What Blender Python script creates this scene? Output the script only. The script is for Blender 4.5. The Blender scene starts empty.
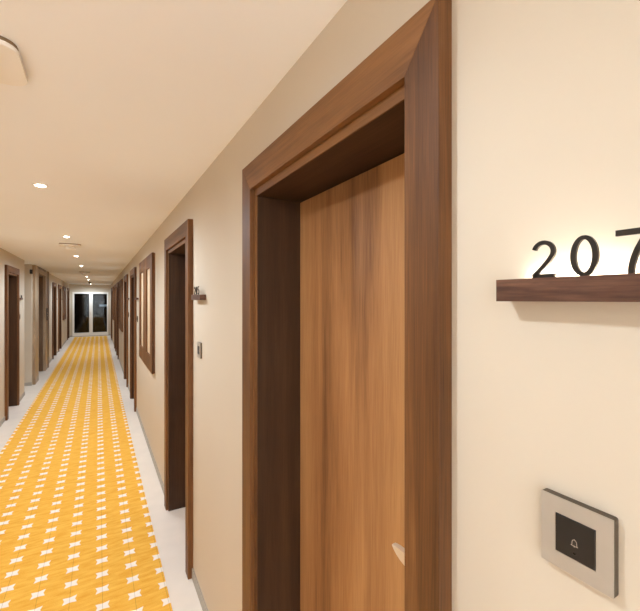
import bpy, bmesh, math, random
from mathutils import Vector, Matrix

# ------------------------------------------------------------------ basics
scene = bpy.context.scene
COL = scene.collection
PI = math.pi
XR, XL = 0.4995, -1.138          # inner faces of the right and left corridor walls
HC = 2.395                       # ceiling height
EYE = 1.70
Y0, Y1 = -0.9, 20.6              # rear and far end of the corridor
WT = 0.26                        # wall thickness


def tag(o, label=None, cat=None, group=None, kind=None):
    if label: o['label'] = label
    if cat: o['category'] = cat
    if group: o['group'] = group
    if kind: o['kind'] = kind
    return o


def empty(name, loc=(0, 0, 0), rz=0.0):
    o = bpy.data.objects.new(name, None)
    o.empty_display_size = 0.1
    o.location = loc
    o.rotation_euler = (0, 0, rz)
    COL.objects.link(o)
    return o


def build(name, bm, mat, parent=None, smooth=False, loc=None):
    bmesh.ops.recalc_face_normals(bm, faces=bm.faces[:])
    me = bpy.data.meshes.new(name)
    bm.to_mesh(me)
    bm.free()
    me.materials.append(mat)
    if smooth:
        for p in me.polygons:
            p.use_smooth = True
    o = bpy.data.objects.new(name, me)
    COL.objects.link(o)
    if parent is not None:
        o.parent = parent
    if loc is not None:
        o.location = loc
    return o


def box(bm, x0, x1, y0, y1, z0, z1, bev=0.0, seg=2):
    vs = [bm.verts.new((x, y, z)) for x in (x0, x1) for y in (y0, y1) for z in (z0, z1)]
    idx = [(0, 1, 3, 2), (4, 6, 7, 5), (0, 4, 5, 1), (2, 3, 7, 6), (0, 2, 6, 4), (1, 5, 7, 3)]
    fs = [bm.faces.new([vs[i] for i in f]) for f in idx]
    if bev > 0:
        es = list({e for f in fs for e in f.edges})
        bmesh.ops.bevel(bm, geom=es, offset=bev, segments=seg, profile=0.5, affect='EDGES')
    return bm


def one_box(*a, **k):
    return box(bmesh.new(), *a, **k)


def prism(bm, pts, axis, a0, a1, bev=0.0):
    """extrude a closed 2-D outline along an axis; pts are in the two other axes in order"""
    def P(p, a):
        if axis == 'x': return (a, p[0], p[1])
        if axis == 'y': return (p[0], a, p[1])
        return (p[0], p[1], a)
    lo = [bm.verts.new(P(p, a0)) for p in pts]
    hi = [bm.verts.new(P(p, a1)) for p in pts]
    n = len(pts)
    f0 = bm.faces.new(lo)
    f1 = bm.faces.new(list(reversed(hi)))
    for i in range(n):
        bm.faces.new((lo[i], hi[i], hi[(i + 1) % n], lo[(i + 1) % n]))
    if bev > 0:
        es = list(set(f0.edges[:] + f1.edges[:]))
        bmesh.ops.bevel(bm, geom=es, offset=bev, segments=2, profile=0.5, affect='EDGES')
    return bm


def rrect(w, h, r, n=6):
    pts = []
    for cx, cy, a0 in ((w/2-r, h/2-r, 0), (-w/2+r, h/2-r, 90), (-w/2+r, -h/2+r, 180), (w/2-r, -h/2+r, 270)):
        for i in range(n + 1):
            a = math.radians(a0 + 90*i/n)
            pts.append((cx + r*math.cos(a), cy + r*math.sin(a)))
    return pts


def lathe(bm, prof, n=40, cap0=True, cap1=True):
    """revolve (radius, z) pairs about z"""
    rings = []
    for r, z in prof:
        rings.append([bm.verts.new((r*math.cos(2*PI*i/n), r*math.sin(2*PI*i/n), z)) for i in range(n)])
    for a, b in zip(rings, rings[1:]):
        for i in range(n):
            bm.faces.new((a[i], a[(i+1) % n], b[(i+1) % n], b[i]))
    if cap0: bm.faces.new(rings[0])
    if cap1: bm.faces.new(rings[-1])
    return bm


def copy_tree(o, parent=None, name=None):
    c = o.copy()
    if name: c.name = name
    COL.objects.link(c)
    if parent is not None:
        c.parent = parent
        c.matrix_parent_inverse = o.matrix_parent_inverse.copy()
    for ch in list(o.children):
        copy_tree(ch, c)
    return c


# ------------------------------------------------------------------ materials
def new_mat(name):
    m = bpy.data.materials.new(name)
    m.use_nodes = True
    nt = m.node_tree
    return m, nt, nt.nodes['Principled BSDF']


def srgb(r, g, b):
    def f(c):
        c /= 255.0
        return c/12.92 if c <= 0.04045 else ((c+0.055)/1.055)**2.4
    return (f(r), f(g), f(b), 1.0)


def plain(name, col, rough=0.5, metal=0.0, noise=0.0, nscale=30.0, bump=0.0, bscale=200.0, spec=0.5):
    m, nt, b = new_mat(name)
    b.inputs['Roughness'].default_value = rough
    b.inputs['Metallic'].default_value = metal
    b.inputs['Specular IOR Level'].default_value = spec
    b.inputs['Base Color'].default_value = col
    tc = nt.nodes.new('ShaderNodeTexCoord')
    n = nt.nodes.new('ShaderNodeTexNoise')
    n.inputs['Scale'].default_value = nscale
    n.inputs['Detail'].default_value = 4
    nt.links.new(tc.outputs['Object'], n.inputs['Vector'])
    if noise > 0:
        r = nt.nodes.new('ShaderNodeValToRGB')
        r.color_ramp.elements[0].position = 0.3
        r.color_ramp.elements[1].position = 0.7
        r.color_ramp.elements[0].color = tuple(c*(1-noise) for c in col[:3]) + (1,)
        r.color_ramp.elements[1].color = tuple(min(1, c*(1+noise)) for c in col[:3]) + (1,)
        nt.links.new(n.outputs['Fac'], r.inputs['Fac'])
        nt.links.new(r.outputs['Color'], b.inputs['Base Color'])
    if bump > 0:
        n2 = nt.nodes.new('ShaderNodeTexNoise')
        n2.inputs['Scale'].default_value = bscale
        n2.inputs['Detail'].default_value = 6
        nt.links.new(tc.outputs['Object'], n2.inputs['Vector'])
        bp = nt.nodes.new('ShaderNodeBump')
        bp.inputs['Strength'].default_value = bump
        bp.inputs['Distance'].default_value = 0.002
        nt.links.new(n2.outputs['Fac'], bp.inputs['Height'])
        nt.links.new(bp.outputs['Normal'], b.inputs['Normal'])
    return m


def emit(name, col, strength):
    m, nt, b = new_mat(name)
    b.inputs['Base Color'].default_value = (0.8, 0.8, 0.8, 1)
    b.inputs['Emission Color'].default_value = col
    b.inputs['Emission Strength'].default_value = strength
    return m


def wood(name, axis, dark, mid, light, band=9.0, rough=0.5, stretch=0.05, fine=130.0, broad_amt=0.6):
    """straight-grained veneer, the grain running along one local axis"""
    m, nt, b = new_mat(name)
    N, L = nt.nodes, nt.links
    tc = N.new('ShaderNodeTexCoord')
    oi = N.new('ShaderNodeObjectInfo')
    off = N.new('ShaderNodeVectorMath'); off.operation = 'MULTIPLY_ADD'
    comb = N.new('ShaderNodeCombineXYZ')
    for i in range(3): L.new(oi.outputs['Random'], comb.inputs[i])
    off.inputs[1].default_value = (7.3, 3.1, 5.7)
    L.new(comb.outputs[0], off.inputs[0])
    L.new(tc.outputs['Object'], off.inputs[2])
    mp = N.new('ShaderNodeMapping')
    s = [1.0, 1.0, 1.0]
    s['xyz'.index(axis)] = stretch
    mp.inputs['Scale'].default_value = s
    L.new(off.outputs[0], mp.inputs['Vector'])
    # broad flitch bands
    n1 = N.new('ShaderNodeTexNoise')
    n1.inputs['Scale'].default_value = band
    n1.inputs['Detail'].default_value = 3
    n1.inputs['Distortion'].default_value = 0.6
    L.new(mp.outputs[0], n1.inputs['Vector'])
    # growth-ring streaks
    n2 = N.new('ShaderNodeTexNoise')
    n2.inputs['Scale'].default_value = band*5
    n2.inputs['Detail'].default_value = 6
    n2.inputs['Roughness'].default_value = 0.65
    n2.inputs['Distortion'].default_value = 0.3
    L.new(mp.outputs[0], n2.inputs['Vector'])
    # fine pores
    mp2 = N.new('ShaderNodeMapping')
    s2 = [1.0, 1.0, 1.0]
    s2['xyz'.index(axis)] = stretch*0.4
    mp2.inputs['Scale'].default_value = s2
    L.new(off.outputs[0], mp2.inputs['Vector'])
    n3 = N.new('ShaderNodeTexNoise')
    n3.inputs['Scale'].default_value = fine*3
    n3.inputs['Detail'].default_value = 2
    L.new(mp2.outputs[0], n3.inputs['Vector'])
    a = N.new('ShaderNodeMath'); a.operation = 'MULTIPLY'; a.inputs[1].default_value = broad_amt
    L.new(n1.outputs['Fac'], a.inputs[0])
    c = N.new('ShaderNodeMath'); c.operation = 'MULTIPLY_ADD'; c.inputs[1].default_value = 0.95 - broad_amt
    L.new(n2.outputs['Fac'], c.inputs[0]); L.new(a.outputs[0], c.inputs[2])
    d = N.new('ShaderNodeMath'); d.operation = 'MULTIPLY_ADD'; d.inputs[1].default_value = 0.22
    L.new(n3.outputs['Fac'], d.inputs[0]); L.new(c.outputs[0], d.inputs[2])
    r = N.new('ShaderNodeValToRGB')
    e = r.color_ramp.elements
    e[0].position = 0.40; e[0].color = dark
    e[1].position = 0.76; e[1].color = light
    k = e.new(0.57); k.color = mid
    L.new(d.outputs[0], r.inputs['Fac'])
    L.new(r.outputs['Color'], b.inputs['Base Color'])
    b.inputs['Roughness'].default_value = rough
    b.inputs['Specular IOR Level'].default_value = 0.28
    bp = N.new('ShaderNodeBump')
    bp.inputs['Strength'].default_value = 0.12
    bp.inputs['Distance'].default_value = 0.001
    L.new(n3.outputs['Fac'], bp.inputs['Height'])
    L.new(bp.outputs['Normal'], b.inputs['Normal'])
    return m


WD, WM, WL = srgb(68, 41, 21), srgb(104, 67, 36), srgb(138, 94, 53)
wood_v = wood('walnut_vertical', 'z', WD, WM, WL)
wood_h = wood('walnut_horizontal', 'y', WD, WM, WL)
jamb_v = wood('shaded_walnut_vertical', 'z', srgb(44, 28, 16), srgb(64, 42, 25), srgb(84, 58, 37))  # jamb walnut darkened: the shade of the door recess is in the colour
jamb_h = wood('shaded_walnut_horizontal', 'y', srgb(44, 28, 16), srgb(64, 42, 25), srgb(84, 58, 37))
leaf_wood = wood('door_veneer', 'z', srgb(104, 68, 40), srgb(160, 112, 70), srgb(192, 144, 94), band=5.5, broad_amt=0.66)
shelf_wood = wood('shelf_walnut', 'y', srgb(60, 40, 31), srgb(88, 59, 45), srgb(116, 82, 63), band=40, stretch=0.12)
wall_paint = plain('wall_paint', srgb(206, 194, 176), 0.75, noise=0.012, nscale=2.0, bump=0.06, bscale=90, spec=0.25)
ceil_paint = plain('ceiling_paint', srgb(247, 248, 250), 0.8, noise=0.01, nscale=1.5, spec=0.2)
tile = plain('floor_tile', srgb(236, 226, 214), 0.4, noise=0.03, nscale=6.0)
skirt = plain('grey_skirting', srgb(168, 160, 148), 0.5, noise=0.03, nscale=12)
white_pl = plain('white_plastic', srgb(244, 241, 236), 0.45)
shade_band_m = plain('shade_band_brown', srgb(134, 112, 84), 0.6)  # brown for the shaded edge under the ceiling
frame_pl = plain('window_frame_white', srgb(240, 236, 228), 0.4)
black_m = plain('black_bronze', srgb(48, 42, 36), 0.4, 0.6, noise=0.1, nscale=60)
dark_pl = plain('dark_plastic', srgb(30, 26, 24), 0.45, noise=0.05, nscale=80)
plate_m = plain('brushed_plate', srgb(178, 168, 155), 0.42, 0.2, noise=0.03, nscale=40)
plate_edge = plain('plate_edge', srgb(92, 80, 66), 0.4, 0.5)
nickel = plain('satin_nickel', srgb(226, 212, 192), 0.35, 0.4)
icon_m = plain('icon_print', srgb(176, 164, 150), 0.5)
stone = wood('lift_surround', 'z', srgb(142, 120, 96), srgb(162, 139, 113), srgb(182, 158, 130), band=6, stretch=0.3, rough=0.35)
stone_d = wood('lift_edge', 'z', srgb(92, 72, 55), srgb(110, 88, 68), srgb(128, 104, 82), band=6, stretch=0.3, rough=0.4)
steel = plain('lift_steel', srgb(170, 155, 136), 0.3, 0.8, noise=0.04, nscale=20)
inset_m = plain('cupboard_inset', srgb(216, 190, 156), 0.5, noise=0.04, nscale=25)
asphalt = plain('night_ground', srgb(40, 38, 36), 0.9, noise=0.2, nscale=3)
facade = plain('night_facade', srgb(44, 40, 38), 0.9, noise=0.1, nscale=2)
rail_m = plain('railing_metal', srgb(70, 66, 62), 0.5, 0.6)
lens_m = emit('downlight_lens', (1.0, 0.90, 0.74, 1), 14.0)
led_m = emit('led_strip', (1.0, 0.92, 0.80, 1), 34.0)
lit_m = emit('lit_window', (0.62, 0.82, 1.0, 1), 0.16)

# glass
glass, nt, b = new_mat('window_glass')
b.inputs['Base Color'].default_value = (0.82, 0.84, 0.84, 1)
b.inputs['Transmission Weight'].default_value = 1.0
b.inputs['Roughness'].default_value = 0.0
b.inputs['IOR'].default_value = 1.3


def carpet_material():
    m, nt, b = new_mat('carpet_weave')
    N, L = nt.nodes, nt.links
    tc = N.new('ShaderNodeTexCoord')
    sep = N.new('ShaderNodeSeparateXYZ')
    L.new(tc.outputs['Object'], sep.inputs[0])

    def math_(op, a, b_=None, c=None):
        n = N.new('ShaderNodeMath'); n.operation = op
        for i, v in enumerate((a, b_, c)):
            if v is None: continue
            if isinstance(v, (int, float)): n.inputs[i].default_value = v
            else: L.new(v, n.inputs[i])
        return n.outputs[0]

    def cell(v, origin, period):
        q = math_('ADD', math_('SUBTRACT', v, origin), period/2)
        return math_('SUBTRACT', math_('FLOORED_MODULO', q, period), period/2)

    u = math_('ABSOLUTE', cell(sep.outputs['X'], 0.0195, 0.160))
    v0 = math_('ABSOLUTE', cell(sep.outputs['Y'], 2.984, 0.1417))
    v = math_('MULTIPLY', v0, 1.22)                    # a little shorter along the corridor
    mx = math_('MAXIMUM', math_('MAXIMUM', u, v), 1e-5)
    mn = math_('MINIMUM', u, v)
    R = 0.0355
    lim = math_('MULTIPLY_ADD', math_('DIVIDE', mn, mx), 0.24*R, 0.76*R)
    star = math_('SMOOTH_MIN', 1.0, math_('MAXIMUM', math_('MULTIPLY', math_('SUBTRACT', lim, mx), 400.0), 0.0), 0.1)
    seam = math_('LESS_THAN', u, 0.0013)
    mp = N.new('ShaderNodeMapping'); mp.inputs['Scale'].default_value = (4, 18, 1); mp.inputs['Rotation'].default_value = (0, 0, 0.25)
    L.new(tc.outputs['Object'], mp.inputs['Vector'])
    n = N.new('ShaderNodeTexNoise'); n.inputs['Scale'].default_value = 2.2; n.inputs['Detail'].default_value = 3
    L.new(mp.outputs[0], n.inputs['Vector'])
    nf = N.new('ShaderNodeTexNoise'); nf.inputs['Scale'].default_value = 260; nf.inputs['Detail'].default_value = 2
    L.new(tc.outputs['Object'], nf.inputs['Vector'])
    mixn = math_('MULTIPLY_ADD', nf.outputs['Fac'], 0.35, math_('MULTIPLY', n.outputs['Fac'], 0.65))
    r = N.new('ShaderNodeValToRGB')
    r.color_ramp.elements[0].position = 0.32; r.color_ramp.elements[0].color = CARPET_D
    r.color_ramp.elements[1].position = 0.66; r.color_ramp.elements[1].color = CARPET_L
    L.new(mixn, r.inputs['Fac'])
    m1 = N.new('ShaderNodeMix'); m1.data_type = 'RGBA'
    L.new(star, m1.inputs['Factor'])
    L.new(r.outputs['Color'], m1.inputs['A'])
    m1.inputs['B'].default_value = srgb(250, 240, 228)
    m2 = N.new('ShaderNodeMix'); m2.data_type = 'RGBA'
    L.new(math_('MULTIPLY', seam, 0.38), m2.inputs['Factor'])
    L.new(m1.outputs['Result'], m2.inputs['A'])
    m2.inputs['B'].default_value = srgb(120, 90, 55)
    L.new(m2.outputs['Result'], b.inputs['Base Color'])
    b.inputs['Roughness'].default_value = 0.95
    b.inputs['Specular IOR Level'].default_value = 0.1
    bp = N.new('ShaderNodeBump'); bp.inputs['Strength'].default_value = 0.25; bp.inputs['Distance'].default_value = 0.003
    L.new(nf.outputs['Fac'], bp.inputs['Height'])
    L.new(bp.outputs['Normal'], b.inputs['Normal'])
    return m


CARPET_D, CARPET_L = srgb(232, 164, 58), srgb(250, 200, 92)
carpet_m = carpet_material()

# ------------------------------------------------------------------ layout along the corridor
DOOR_W, HOLE = 0.960, 0.060      # outer width of a door casing; casing overlap over the wall hole
RIGHT_DOORS = [0.428, 2.395, 6.38, 8.24, 12.22, 14.10, 18.05]          # near casing edges
LEFT_DOORS = [6.83, 13.15, 14.97, 19.10]
RIGHT_CUP = [4.20, 9.98, 15.85]
LEFT_CUP = [16.70]
CUP_W = 1.42
PASS = (8.48, 9.37)              # side passage in the left wall
LIFT = (9.42, 11.74)
LIFT_HOLE = (9.90, 11.12)
HOLE_TOP = 2.13


def wall_mesh(xi, xo, holes, y0, y1):
    """wall from inner face xi to outer face xo; holes = (a, b, top)"""
    bm = bmesh.new()
    xa, xb = min(xi, xo), max(xi, xo)
    p = y0
    for a, b_, top in sorted(holes):
        box(bm, xa, xb, p, a, 0, HC)
        if top < HC - 0.001:
            box(bm, xa, xb, a, b_, top, HC)
        p = b_
    box(bm, xa, xb, p, y1, 0, HC)
    return bm


rh = [(n + HOLE, n + DOOR_W - HOLE, HOLE_TOP) for n in RIGHT_DOORS]
lh = [(n + HOLE, n + DOOR_W - HOLE, HOLE_TOP) for n in LEFT_DOORS] + [(PASS[0], PASS[1], HC), (LIFT_HOLE[0], LIFT_HOLE[1], 2.26)]
tag(build('wall_right', wall_mesh(XR, XR + WT, rh, Y0, Y1), wall_paint), 'long cream painted wall on the right with walnut doors', 'wall', kind='structure')
tag(build('wall_left', wall_mesh(XL, XL - WT, lh, Y0, Y1), wall_paint), 'cream painted wall on the left with passage and lift', 'wall', kind='structure')
# end wall with window hole
WX0, WX1, WZ0, WZ1 = -1.025, 0.405, 0.03, 2.04
bm = bmesh.new()
box(bm, XL - WT, WX0, Y1, Y1 + 0.2, 0, HC)
box(bm, WX1, XR + WT, Y1, Y1 + 0.2, 0, HC)
box(bm, WX0, WX1, Y1, Y1 + 0.2, WZ1, HC)
box(bm, WX0, WX1, Y1, Y1 + 0.2, 0, WZ0)
tag(build('wall_end', bm, wall_paint), 'cream end wall around the tall dark window', 'wall', kind='structure')
# unseen lobby added behind the camera to brighten the near ceiling
LX0, LX1, LY0 = -3.3, 2.7, -5.2
bm = bmesh.new()
box(bm, LX0 - 0.2, LX1 + 0.2, LY0 - 0.2, LY0, 0, HC)
box(bm, LX0 - 0.2, LX0, LY0, Y0, 0, HC)
box(bm, LX1, LX1 + 0.2, LY0, Y0, 0, HC)
box(bm, LX0 - 0.2, XL - WT, Y0, Y0 + 0.2, 0, HC)
box(bm, XR + WT, LX1 + 0.2, Y0, Y0 + 0.2, 0, HC)
tag(build('wall_rear', bm, ceil_paint), 'unseen white lobby walls added behind the camera to bounce light', 'wall', kind='structure')
# side passage
bm = bmesh.new()
box(bm, -3.0, XL - WT, PASS[1], PASS[1] + 0.15, 0, HC)
box(bm, -3.0, XL - WT, PASS[0] - 0.15, PASS[0], 0, HC)
box(bm, -3.15, -3.0, PASS[0] - 0.15, PASS[1] + 0.15, 0, HC)
tag(build('wall_passage', bm, wall_paint), 'cream walls of the side passage before the lift', 'wall', kind='structure')
tag(build('floor', one_box(LX0 - 0.2, LX1 + 0.2, LY0 - 0.2, Y1 + 0.2, -0.12, 0), tile), 'pale grey tile floor along both sides of carpet', 'floor', kind='structure')
tag(build('ceiling', one_box(LX0 - 0.2, LX1 + 0.2, LY0 - 0.2, Y1 + 0.2, HC, HC + 0.15), ceil_paint), 'smooth cream corridor ceiling with a row of downlights', 'ceiling', kind='structure')


def skirting(xi, sx, spans):
    bm = bmesh.new()
    for a, b_ in spans:
        box(bm, min(xi, xi + sx*0.008), max(xi, xi + sx*0.008), a, b_, 0, 0.062)
    return bm


def gaps(blocks):
    out, p = [], Y0
    for a, b_ in sorted(blocks):
        out.append((p, a)); p = b_
    out.append((p, Y1))
    return out


tag(build('baseboard_right', skirting(XR, -1, gaps([(n, n + DOOR_W) for n in RIGHT_DOORS])), skirt), 'low grey skirting strip along the right wall', 'skirting', kind='structure')
bm = skirting(XL, 1, [g for g in gaps([(n, n + DOOR_W) for n in LEFT_DOORS] + [PASS, LIFT]) if g[1] - g[0] > 0.06])
box(bm, -3.0, XL - 0.001, PASS[1] - 0.008, PASS[1], 0, 0.062)
tag(build('baseboard_left', bm, skirt), 'low grey skirting strip along the left wall', 'skirting', kind='structure')
bm = bmesh.new()
box(bm, XL + 0.008, WX0, Y1 - 0.008, Y1, 0, 0.062)
box(bm, WX1, XR - 0.008, Y1 - 0.008, Y1, 0, 0.062)
tag(build('baseboard_end', bm, skirt), 'grey skirting beside the end window', 'skirting', kind='structure')

# ------------------------------------------------------------------ carpet
CX0, CX1 = -0.94, 0.349
carpet = build('carpet_runner', one_box(CX0, CX1, Y0 + 0.25, Y1 - 0.28, 0.0, 0.007, bev=0.002), carpet_m)
tag(carpet, 'long golden yellow runner carpet with rows of small cream stars', 'carpet')

# ------------------------------------------------------------------ doors  (local: +x into the wall, +y away from the lock side)
W = DOOR_W
CW, CF = 0.079, 0.085    # casing widths on the lock and the hinge side
PJ = 0.031          # casing projection
JI, JF = 0.092, 0.109   # jamb inner faces from the outer casing edges (lock side, hinge side)
TOP, CIN, JTOP = 2.19, 2.095, 2.068


def make_door(name):
    root = empty(name)
    # casings: one board each, mitred at the head
    for s in (0, 1):
        bm = bmesh.new()
        a, c = (0.0, CW) if s == 0 else (W, W - CF)
        prism(bm, [(a, 0.0), (c, 0.0), (c, CIN), (a, TOP)], 'x', -PJ, 0.0, bev=0.0012)
        build('side_casing', bm, wood_v, root)
    bm = bmesh.new()
    prism(bm, [(CW, CIN), (W - CF, CIN), (W, TOP), (0.0, TOP)], 'x', -PJ, 0.0, bev=0.0012)
    build('head_casing', bm, wood_h, root)
    # jamb linings set back a little behind the casing
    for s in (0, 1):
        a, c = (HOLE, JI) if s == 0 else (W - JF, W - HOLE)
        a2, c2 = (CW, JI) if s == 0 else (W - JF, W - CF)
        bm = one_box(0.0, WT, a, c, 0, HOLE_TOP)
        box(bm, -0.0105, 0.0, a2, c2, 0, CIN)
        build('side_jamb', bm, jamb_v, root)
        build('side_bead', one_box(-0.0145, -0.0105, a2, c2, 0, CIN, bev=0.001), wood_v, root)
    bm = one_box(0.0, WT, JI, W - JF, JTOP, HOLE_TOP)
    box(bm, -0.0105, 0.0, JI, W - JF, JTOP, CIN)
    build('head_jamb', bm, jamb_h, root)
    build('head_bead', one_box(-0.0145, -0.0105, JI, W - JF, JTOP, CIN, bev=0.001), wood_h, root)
    leaf = build('door_leaf', one_box(0.158, 0.203, JI + 0.002, W - JF - 0.002, 0.006, JTOP - 0.003, bev=0.0015), leaf_wood, root)
    # lever handle: rose, neck and flat tapering lever
    hy, hz = JI + 0.052, 1.111
    bm = bmesh.new()
    lathe(bm, [(0.026, 0.0), (0.026, 0.007), (0.023, 0.009), (0.010, 0.009), (0.009, 0.052)], 28)
    bmesh.ops.transform(bm, matrix=Matrix.Translation((0.158, hy, hz)) @ Matrix.Rotation(-PI/2, 4, 'Y'), verts=bm.verts[:])
    pts = [(-0.014, -0.012), (-0.014, 0.010), (-0.008, 0.0145), (0.080, 0.0145), (0.100, 0.0145), (0.116, 0.013), (0.119, 0.010),
           (0.113, 0.003), (0.104, -0.004), (0.090, -0.011), (0.076, -0.0145), (0.0, -0.0145)]
    prism(bm, [(hy + p[0], hz + p[1]) for p in pts], 'x', 0.098, 0.111, bev=0.003)
    build('lever_handle', bm, nickel, leaf)
    bm = bmesh.new()
    lathe(bm, [(0.024, 0.0), (0.024, 0.006), (0.021, 0.008)], 28)
    bmesh.ops.transform(bm, matrix=Matrix.Translation((0.158, hy, hz - 0.10)) @ Matrix.Rotation(-PI/2, 4, 'Y'), verts=bm.verts[:])
    build('lock_rose', bm, nickel, leaf)
    return root


door = make_door('door_1')
R_LABEL = ['large walnut framed door of room 207, nearest the camera',
           'second walnut door on right wall, before the first wall cupboard',
           'right wall door just beyond the nearest wall cupboard',
           'right wall door just before the second wall cupboard',
           'right wall door just beyond the second wall cupboard',
           'right wall door just before the third wall cupboard',
           'last door on the right wall, next to the end window']
L_LABEL = ['nearest door on the left wall, before the side passage',
           'left wall door just beyond the lift surround',
           'left wall door just before the left wall cupboard',
           'last door on the left wall, next to the end window']
G = 'walnut guest room doors'
k = 0
for n, lab in zip(RIGHT_DOORS, R_LABEL):
    k += 1
    d = door if k == 1 else copy_tree(door, name='door_%d' % k)
    d.location = (XR, n, 0)
    tag(d, lab, 'door', G, 'structure')
for n, lab in zip(LEFT_DOORS, L_LABEL):
    k += 1
    d = copy_tree(door, name='door_%d' % k)
    d.location = (XL, n + W, 0)
    d.rotation_euler = (0, 0, PI)
    tag(d, lab, 'door', G, 'structure')

# ------------------------------------------------------------------ room signs
SH_Y0, SH_Y1 = -0.323, -0.102    # shelf along local y
SH_Z0, SH_Z1 = 1.6975, 1.7266
SH_D = 0.032


def stroke(pts, widths, depth0, depth1, ybase, zbase, h):
    """digit drawn as a ribbon of varying width; digit x runs along -y"""
    bm = bmesh.new()
    n = len(pts)
    left, right = [], []
    for i in range(n):
        p = Vector(pts[i])
        t = Vector(pts[min(i+1, n-1)]) - Vector(pts[max(i-1, 0)])
        t.normalize()
        nrm = Vector((-t.y, t.x))
        w = widths[i] if isinstance(widths, list) else widths
        left.append(p + nrm*w/2); right.append(p - nrm*w/2)

    def V(p, d):
        return bm.verts.new((d, ybase - p.x*h, zbase + p.y*h))
    A = [V(p, depth0) for p in left]; B = [V(p, depth0) for p in right]
    C = [V(p, depth1) for p in left]; D = [V(p, depth1) for p in right]
    for i in range(n - 1):
        bm.faces.new((A[i], A[i+1], B[i+1], B[i]))
        bm.faces.new((C[i], D[i], D[i+1], C[i+1]))
        bm.faces.new((A[i], C[i], C[i+1], A[i+1]))
        bm.faces.new((B[i], B[i+1], D[i+1], D[i]))
    bm.faces.new((A[0], B[0], D[0], C[0]))
    bm.faces.new((A[-1], C[-1], D[-1], B[-1]))
    return bm


def arc(cx, cy, rx, ry, a0, a1, n):
    return [(cx + rx*math.cos(math.radians(a0 + (a1-a0)*i/n)), cy + ry*math.sin(math.radians(a0 + (a1-a0)*i/n))) for i in range(n+1)]


def digit_bm(ch, ybase, zbase, h):
    d0, d1 = -0.0270, -0.0232
    w = 0.112
    if ch == '2':
        p = arc(0.325, 0.70, 0.25, 0.245, 165, -25, 18) + [(0.47, 0.47), (0.33, 0.31), (0.20, 0.18), (0.085, 0.075)]
        bm = stroke(p, w, d0, d1, ybase, zbase, h)
        b2 = stroke([(0.04, 0.055), (0.62, 0.055)], 0.115, d0, d1, ybase, zbase, h)
    elif ch == '0':
        p = arc(0.325, 0.5, 0.245, 0.450, 90, 450, 40)
        ws = [0.098 + 0.028*abs(math.sin(math.radians(9*i + 90 - 90))) for i in range(41)]
        return stroke(p, ws, d0, d1, ybase, zbase, h)
    elif ch == '7':
        bm = stroke([(0.0, 0.940), (0.64, 0.940)], 0.135, d0, d1, ybase, zbase, h)
        b2 = stroke([(0.60, 0.90), (0.50, 0.74), (0.41, 0.56), (0.345, 0.38), (0.30, 0.19), (0.285, 0.0)], w, d0, d1, ybase, zbase, h)
    elif ch == '5':
        bm = stroke([(0.56, 0.945), (0.16, 0.945), (0.135, 0.90), (0.11, 0.56)], 0.11, d0, d1, ybase, zbase, h)
        b2 = stroke([(0.11, 0.56)] + arc(0.32, 0.33, 0.26, 0.275, 110, -150, 22), w, d0, d1, ybase, zbase, h)
    else:  # 6
        bm = stroke(arc(0.33, 0.31, 0.25, 0.25, 0, 360, 30), w, d0, d1, ybase, zbase, h)
        b2 = stroke([(0.08, 0.31), (0.10, 0.50), (0.19, 0.72), (0.33, 0.88), (0.50, 0.945)], w, d0, d1, ybase, zbase, h)
    me = bpy.data.meshes.new('tmp'); b2.to_mesh(me); b2.free(); bm.from_mesh(me); bpy.data.meshes.remove(me)
    return bm


def make_sign(number=None, lit=False):
    root = empty('room_number_shelf')
    bm = bmesh.new()
    if lit:
        # shelf with a shallow light channel along its back
        prism(bm, [(-SH_D, SH_Z0), (0, SH_Z0), (0, SH_Z1 - 0.008), (-0.013, SH_Z1 - 0.008), (-0.013, SH_Z1), (-SH_D, SH_Z1)], 'y', SH_Y0, SH_Y1)
    else:
        box(bm, -SH_D, 0, SH_Y0, SH_Y1, SH_Z0, SH_Z1, bev=0.0008)
    build('shelf', bm, shelf_wood, root)
    if lit:
        build('light_strip', one_box(-0.0125, -0.0015, SH_Y0 + 0.075, SH_Y1 - 0.035, SH_Z1 - 0.008, SH_Z1 - 0.0035), led_m, root)
    if number:
        y = -0.147
        for ch in number:
            build('numeral', digit_bm(ch, y, SH_Z1 - 0.0005, 0.0465), black_m, root)
            y -= 0.0455
    return root


GS = 'room number shelves'
s1 = make_sign('207', lit=True); s1.location = (XR, RIGHT_DOORS[0], 0)
tag(s1, 'lit walnut shelf with black numerals 207 on the right wall', 'sign', GS)
s2 = make_sign('205'); s2.location = (XR, RIGHT_DOORS[1], 0)
tag(s2, 'small walnut number shelf beside the second door on the right', 'sign', GS)
s3 = make_sign('206'); s3.location = (XL, LEFT_DOORS[0] + W, 0); s3.rotation_euler = (0, 0, PI)
tag(s3, 'small number shelf beside the nearest door on the left', 'sign', GS)
base = None
far = [(n, 0) for n in RIGHT_DOORS[2:]] + [(n, 1) for n in LEFT_DOORS[1:]]
for (n, side), lab in zip(far, ['small number shelf by the right wall door beyond the nearest cupboard',
                                'small number shelf by the right wall door before the second cupboard',
                                'tiny number shelf by the right wall door beyond the second cupboard',
                                'tiny number shelf by the right wall door before the third cupboard',
                                'tiny number shelf by the last door on the right wall',
                                'small number shelf by the left wall door beyond the lift',
                                'small number shelf by the left wall door before the left cupboard',
                                'tiny number shelf by the last door on the left wall']):
    if base is None:
        base = make_sign(); s = base
    else:
        s = copy_tree(base)
    s.location = (XR, n, 0) if side == 0 else (XL, n + W, 0)
    s.rotation_euler = (0, 0, 0 if side == 0 else PI)
    tag(s, lab, 'sign', GS)

# ------------------------------------------------------------------ doorbell plates
BY, BZ = -0.1902, 1.4135


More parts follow.
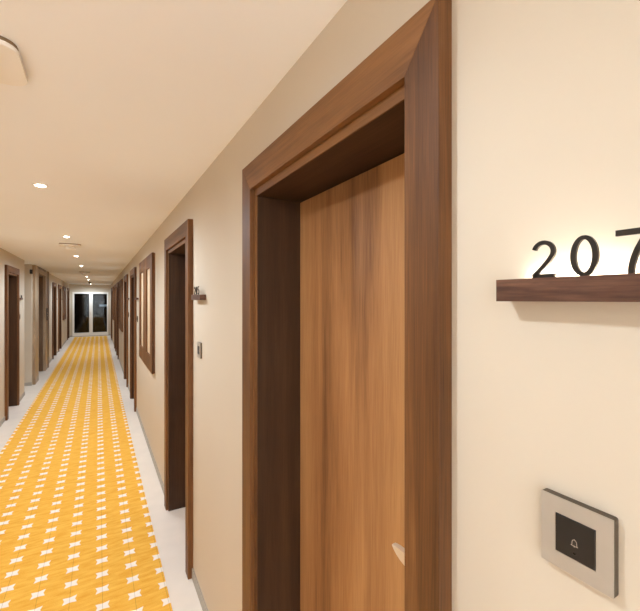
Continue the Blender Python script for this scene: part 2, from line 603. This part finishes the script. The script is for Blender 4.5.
def make_bell(detail=True):
    root = empty('doorbell_plate')
    bm = bmesh.new()
    prism(bm, [(BY + p[0], BZ + p[1]) for p in rrect(0.0800, 0.0875, 0.0025, 3)], 'x', -0.0085, 0.0)
    build('plate_frame', bm, plate_edge, root)
    if detail:
        # face with square opening
        bm = bmesh.new()
        o = [(-0.0394, -0.0431), (0.0394, -0.0431), (0.0394, 0.0431), (-0.0394, 0.0431)]
        i_ = [(-0.0222, -0.0235), (0.0222, -0.0235), (0.0222, 0.0235), (-0.0222, 0.0235)]
        for x in (-0.0102, -0.0085):
            vo = [bm.verts.new((x, BY + p[0], BZ + p[1])) for p in o]
            vi = [bm.verts.new((x, BY + p[0], BZ + p[1])) for p in i_]
            for q in range(4):
                bm.faces.new((vo[q], vo[(q+1) % 4], vi[(q+1) % 4], vi[q]))
            if x < -0.009: fo, fi = vo, vi
        for q in range(4):
            bm.faces.new((fo[q], fo[(q+1) % 4], vo[(q+1) % 4], vo[q]))
            bm.faces.new((fi[q], fi[(q+1) % 4], vi[(q+1) % 4], vi[q]))
        tag(build('plate_face', bm, plate_m, root), 'brushed grey face')
        bt = build('push_button', one_box(-0.0112, -0.0080, BY - 0.0216, BY + 0.0216, BZ - 0.0229, BZ + 0.0229, bev=0.0006), dark_pl, root)
        # bell outline: two ribbons printed on the button (digit helper draws along -y)
        h = 0.0075
        bell = [(0.02, 0.0), (0.14, 0.13), (0.16, 0.45)] + arc(0.5, 0.55, 0.33, 0.40, 180, 0, 12) + [(0.84, 0.45), (0.86, 0.13), (0.98, 0.0)]
        bm = stroke(bell, 0.075, -0.01145, -0.0111, BY + h/2, BZ - 0.0065, h)
        for pts in ([(-0.02, 0.0), (1.02, 0.0)], [(0.40, -0.10), (0.60, -0.10)], [(0.5, 0.95), (0.5, 1.07)]):
            b2 = stroke(pts, 0.075, -0.01145, -0.0111, BY + h/2, BZ - 0.0065, h)
            me = bpy.data.meshes.new('tmp'); b2.to_mesh(me); b2.free(); bm.from_mesh(me); bpy.data.meshes.remove(me)
        build('bell_symbol', bm, icon_m, bt)
        bm = bmesh.new()
        prism(bm, [(BY + p[0], BZ - 0.0155 + p[1]) for p in rrect(0.0030, 0.0022, 0.001, 3)], 'x', -0.0114, -0.011)
        build('indicator', bm, plain('indicator_black', srgb(12, 11, 10), 0.2), bt)
    else:
        build('push_button', one_box(-0.0112, -0.0080, BY - 0.0216, BY + 0.0216, BZ - 0.0229, BZ + 0.0229), dark_pl, root)
    return root


GB = 'doorbell plates'
b1 = make_bell(True); b1.location = (XR, RIGHT_DOORS[0], 0)
tag(b1, 'square grey doorbell plate with dark bell button under 207', 'doorbell', GB)
b2_ = copy_tree(b1); b2_.location = (XR, RIGHT_DOORS[1], 0)
tag(b2_, 'small doorbell plate beside the second door on the right', 'doorbell', GB)
base = None
allb = [(LEFT_DOORS[0], 1)] + far
for (n, side), lab in zip(allb, ['small doorbell plate beside the nearest door on the left',
                                 'tiny doorbell by the right wall door beyond the nearest cupboard',
                                 'tiny doorbell by the right wall door before the second cupboard',
                                 'tiny doorbell by the right wall door beyond the second cupboard',
                                 'tiny doorbell by the right wall door before the third cupboard',
                                 'tiny doorbell by the last door on the right wall',
                                 'tiny doorbell by the left wall door beyond the lift',
                                 'tiny doorbell by the left wall door before the left cupboard',
                                 'tiny doorbell by the last door on the left wall']):
    if base is None:
        base = make_bell(False); s = base
    else:
        s = copy_tree(base)
    s.location = (XR, n, 0) if side == 0 else (XL, n + W, 0)
    s.rotation_euler = (0, 0, 0 if side == 0 else PI)
    tag(s, lab, 'doorbell', GB)

# ------------------------------------------------------------------ wall cupboards
CZ0, CZ1 = 0.94, 2.18


def make_cupboard():
    root = empty('wall_cupboard')
    build('carcass', one_box(-0.010, 0.0, 0.004, CUP_W - 0.004, CZ0 + 0.004, CZ1 - 0.004), wood_v, root)
    half = CUP_W/2
    for i in range(2):
        a, c = i*half + 0.003, (i+1)*half - 0.003
        st, rt, rb = 0.165, 0.14, 0.165
        bm = bmesh.new()
        box(bm, -0.031, -0.010, a, a + st, CZ0, CZ1, bev=0.002)
        box(bm, -0.031, -0.010, c - st, c, CZ0, CZ1, bev=0.002)
        box(bm, -0.0305, -0.010, a + st, c - st, CZ0, CZ0 + rb, bev=0.001)
        box(bm, -0.0305, -0.010, a + st, c - st, CZ1 - rt, CZ1, bev=0.001)
        dr = build('door', bm, wood_v, root)
        tag(build('inset_panel', one_box(-0.016, -0.0095, a + st - 0.004, c - st + 0.004, CZ0 + rb - 0.004, CZ1 - rt + 0.004), inset_m, dr), 'pale beige inset panel')
    return root


GC = 'walnut wall cupboards'
c0 = make_cupboard()
for i, (n, lab) in enumerate(zip(RIGHT_CUP, ['nearest walnut wall cupboard with two framed pale panels, right wall',
                                              'second walnut wall cupboard along the right wall',
                                              'farthest walnut wall cupboard along the right wall'])):
    c = c0 if i == 0 else copy_tree(c0)
    c.location = (XR, n, 0)
    tag(c, lab, 'cupboard', GC)
for n in LEFT_CUP:
    c = copy_tree(c0)
    c.location = (XL, n + CUP_W, 0); c.rotation_euler = (0, 0, PI)
    tag(c, 'walnut wall cupboard on the left wall near the end window', 'cupboard', GC)

# ------------------------------------------------------------------ lift surround (left wall)
lift = empty('lift_surround', (XL, 0, 0))
PL = 0.05
a, c = LIFT_HOLE
LT = HC - 0.002
build('side_panel', one_box(0.0, PL, LIFT[0], a, 0, LT, bev=0.002), stone, lift)
build('side_panel', one_box(0.0, PL, c, LIFT[1] - 0.2, 0, LT, bev=0.002), stone, lift)
tag(build('edge_post', one_box(0.0, PL + 0.010, LIFT[1] - 0.2, LIFT[1], 0, LT, bev=0.003), stone_d, lift), 'darker brown edge post')
build('head_panel', one_box(0.0, PL, a, c, 2.26, LT - 0.04, bev=0.002), stone, lift)
build('top_shadow_strip', one_box(0.0, PL + 0.004, a, c, LT - 0.04, LT), stone_d, lift)  # shadow line under the ceiling, put in as a dark strip
tag(lift, 'grey brown surround framing the lift on the left wall', 'lift surround')
ld = empty('lift_door', (XL, 0, 0))
a, c = a + 0.001, c - 0.001
build('reveal', one_box(-0.20, -0.001, a, a + 0.03, 0, 2.258), stone_d, ld)
build('reveal', one_box(-0.20, -0.001, c - 0.03, c, 0, 2.258), stone_d, ld)
build('head_reveal', one_box(-0.20, -0.001, a + 0.03, c - 0.03, 2.23, 2.258), stone_d, ld)
mid = (a + c)/2
build('door_panel', one_box(-0.15, -0.12, a + 0.03, mid - 0.002, 0.004, 2.23), steel, ld)
build('door_panel', one_box(-0.15, -0.12, mid + 0.002, c - 0.03, 0.004, 2.23), steel, ld)
tag(ld, 'closed metal lift door recessed inside the grey brown surround', 'lift door')
cp = empty('lift_call_panel', (XL + PL + 0.0005, 11.33, 1.34))
bm = bmesh.new()
prism(bm, rrect(0.09, 0.30, 0.006, 3), 'x', 0.0, 0.012)
build('cover_plate', bm, dark_pl, cp)
for dz in (0.03, -0.03):
    bm = bmesh.new()
    lathe(bm, [(0.016, 0.0), (0.016, 0.003), (0.013, 0.004)], 20)
    bmesh.ops.transform(bm, matrix=Matrix.Translation((0.012, 0, dz)) @ Matrix.Rotation(PI/2, 4, 'Y'), verts=bm.verts[:])
    build('call_button', bm, nickel, cp)
tag(cp, 'dark upright call panel on the lift surround', 'call panel')
# small fixture high on the passage return
fx = empty('wall_sounder', (XL - 0.012, PASS[1], 2.25))
bm = bmesh.new()
prism(bm, rrect(0.046, 0.085, 0.008, 4), 'y', -0.012, 0.0)
build('back_box', bm, dark_pl, fx)
bm = bmesh.new()
lathe(bm, [(0.020, 0.0), (0.020, 0.014), (0.014, 0.022)], 20)
bmesh.ops.transform(bm, matrix=Matrix.Translation((0, -0.012, 0)) @ Matrix.Rotation(PI/2, 4, 'X'), verts=bm.verts[:])
build('dome', bm, dark_pl, fx)
tag(fx, 'small dark fixture high beside the lift surround', 'alarm')

# ------------------------------------------------------------------ ceiling: downlights and units
LX = -0.305
SPOT_W = 40.0


def make_downlight():
    root = empty('recessed_downlight')
    bm = bmesh.new()
    lathe(bm, [(0.026, -0.0005), (0.0265, -0.003), (0.039, -0.004), (0.0415, -0.002), (0.042, 0.0)], 40, cap0=False, cap1=False)
    build('trim_ring', bm, white_pl, root, smooth=True)
    bm = bmesh.new()
    lathe(bm, [(0.0265, -0.0005), (0.0262, -0.0030), (0.0235, -0.0060), (0.0180, -0.0085), (0.0100, -0.0098), (0.003, -0.0100)], 40)
    build('lens', bm, lens_m, root, smooth=True)
    return root


spot = bpy.data.lights.new('downlight_beam', 'SPOT')
spot.energy = SPOT_W
spot.color = (0.83, 0.965, 1.09)
spot.spot_size = math.radians(175)
spot.spot_blend = 0.65
spot.shadow_soft_size = 0.035
GD = 'recessed ceiling downlights'
lights = [
          (0.70, 'recessed downlight in the ceiling above room 207'),
          (2.85, 'large bright round downlight, nearest one in view'),
          (5.03, 'round downlight just before the second white ceiling unit'),
          (7.20, 'round downlight just beyond the second white ceiling unit'),
          (9.20, 'round downlight just before the third white ceiling unit'),
          (13.5, 'small downlight just beyond the third white ceiling unit'),
          (15.6, 'small downlight just before the dark ceiling camera'),
          (19.8, 'farthest small downlight near the end window')]
d0 = None
lights = [(LX, y, lab) for y, lab in lights]
for x, side in ((-1.95, 'left'), (LX, 'middle'), (1.35, 'right')):  # unseen lamps added behind the camera for more light on the ceiling
    lights.append((x, -2.6, 'unseen downlight added behind the camera, %s of the front row' % side))
    lights.append((x, -4.2, 'unseen downlight added behind the camera, %s of the back row' % side))
for x, y, lab in lights:
    if d0 is None:
        d0 = make_downlight(); d = d0
        lo = bpy.data.objects.new('downlight_beam', spot)
        COL.objects.link(lo)
        lo.parent = d
        lo.location = (0, 0, -0.042)
    else:
        d = copy_tree(d0)
    d.location = (x, y, HC)
    tag(d, lab, 'downlight', GD)


for ch in d0.children:                # the one above room 207 is dimmer
    if ch.type == 'LIGHT':
        ch.data = ch.data.copy()
        ch.data.energy = SPOT_W*0.45


def make_unit():
    root = empty('ceiling_sensor_unit')
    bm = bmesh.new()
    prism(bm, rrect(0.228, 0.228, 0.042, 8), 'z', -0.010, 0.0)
    build('shade_band', bm, shade_band_m, root)  # shade on the unit's side put in as a brown band
    bm = bmesh.new()
    prism(bm, rrect(0.235, 0.235, 0.045, 8), 'z', -0.024, -0.010, bev=0.004)
    build('housing', bm, white_pl, root)
    bm = bmesh.new()
    lathe(bm, [(0.052, -0.024), (0.060, -0.034), (0.060, -0.050), (0.050, -0.062), (0.020, -0.066)], 32)
    build('sensor_head', bm, white_pl, root, smooth=True)
    return root


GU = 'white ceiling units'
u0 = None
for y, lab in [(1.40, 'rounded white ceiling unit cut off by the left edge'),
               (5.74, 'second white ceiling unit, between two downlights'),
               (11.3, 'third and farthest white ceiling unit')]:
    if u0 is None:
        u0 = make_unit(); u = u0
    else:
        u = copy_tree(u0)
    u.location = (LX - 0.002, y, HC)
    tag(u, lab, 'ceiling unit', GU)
cam_d = empty('dome_camera', (LX, 17.75, HC))
bm = bmesh.new()
lathe(bm, [(0.052, 0.0), (0.052, -0.012), (0.047, -0.016)], 32)
build('mount', bm, dark_pl, cam_d)
bm = bmesh.new()
lathe(bm, [(0.044*math.cos(a*PI/20), -0.016 - 0.044*math.sin(a*PI/20)) for a in range(0, 10)], 32)
build('dome', bm, dark_pl, cam_d, smooth=True)
tag(cam_d, 'small dark dome camera on the far ceiling', 'camera')

# ------------------------------------------------------------------ end window
win = empty('window_1', (0, Y1, 0))
bm = bmesh.new()
p0, p1, p2, p3, zb, zt = -0.953, -0.372, -0.232, 0.348, 0.172, 1.965
fy0, fy1 = -0.03, 0.06
box(bm, WX0, p0, fy0, fy1, WZ0, WZ1)
box(bm, p3, WX1, fy0, fy1, WZ0, WZ1)
box(bm, p0, p3, fy0, fy1, zt, WZ1)
box(bm, p0, p3, fy0, fy1, WZ0, zb)
box(bm, p1, p2, fy0, fy1, zb, zt)
build('frame', bm, frame_pl, win)
bm = one_box(p0, p1, 0.012, 0.018, zb, zt)
build('pane', bm, glass, win)
bm = one_box(p2, p3, 0.012, 0.018, zb, zt)
build('pane', bm, glass, win)
build('handle', one_box(p1 + 0.03, p1 + 0.055, -0.05, -0.03, 0.98, 1.12, bev=0.004), nickel, win)
tag(win, 'tall pale framed window with two dark panes at corridor end', 'window', kind='structure')

# outside at night
tag(build('ground', one_box(-30, 30, Y1 + 0.2, 90, -3.4, -3.3), asphalt), 'dark ground outside the end window', 'ground', kind='structure')
bl = empty('distant_building', (0.0, 62.0, -3.3))
build('wall', one_box(-12, 12, 0, 6, 0, 7.0), facade, bl)
build('roof', one_box(-12.3, 12.3, -0.3, 6.3, 7.0, 7.3), facade, bl)
fr = build('window', one_box(0.05, 1.45, -0.06, 0.0, 3.75, 4.35), rail_m, bl)
build('pane', one_box(0.10, 1.40, -0.075, -0.055, 4.02, 4.30), lit_m, fr)
tag(bl, 'dark distant building with one lit window seen through the glass', 'building')

# ------------------------------------------------------------------ world, camera, view
w = bpy.data.worlds.new('night')
scene.world = w
w.use_nodes = True
w.node_tree.nodes['Background'].inputs['Color'].default_value = (0.010, 0.012, 0.018, 1)
w.node_tree.nodes['Background'].inputs['Strength'].default_value = 0.3

cam = bpy.data.cameras.new('camera')
cam.sensor_width = 36.0
cam.sensor_fit = 'HORIZONTAL'
cam.lens = 380.0/640.0*36.0
cam.shift_y = -6.0/640.0
cam.clip_start = 0.02
co = bpy.data.objects.new('camera', cam)
COL.objects.link(co)
co.location = (0, 0, EYE)
co.rotation_euler = (PI/2, 0, -math.atan2(221.5, 380.0))
scene.camera = co

scene.cycles.max_bounces = 24
scene.cycles.diffuse_bounces = 24
vs = scene.view_settings
vs.view_transform = 'Standard'
vs.look = 'None'
vs.exposure = 0.8
vs.gamma = 1.0
vs.use_curve_mapping = False
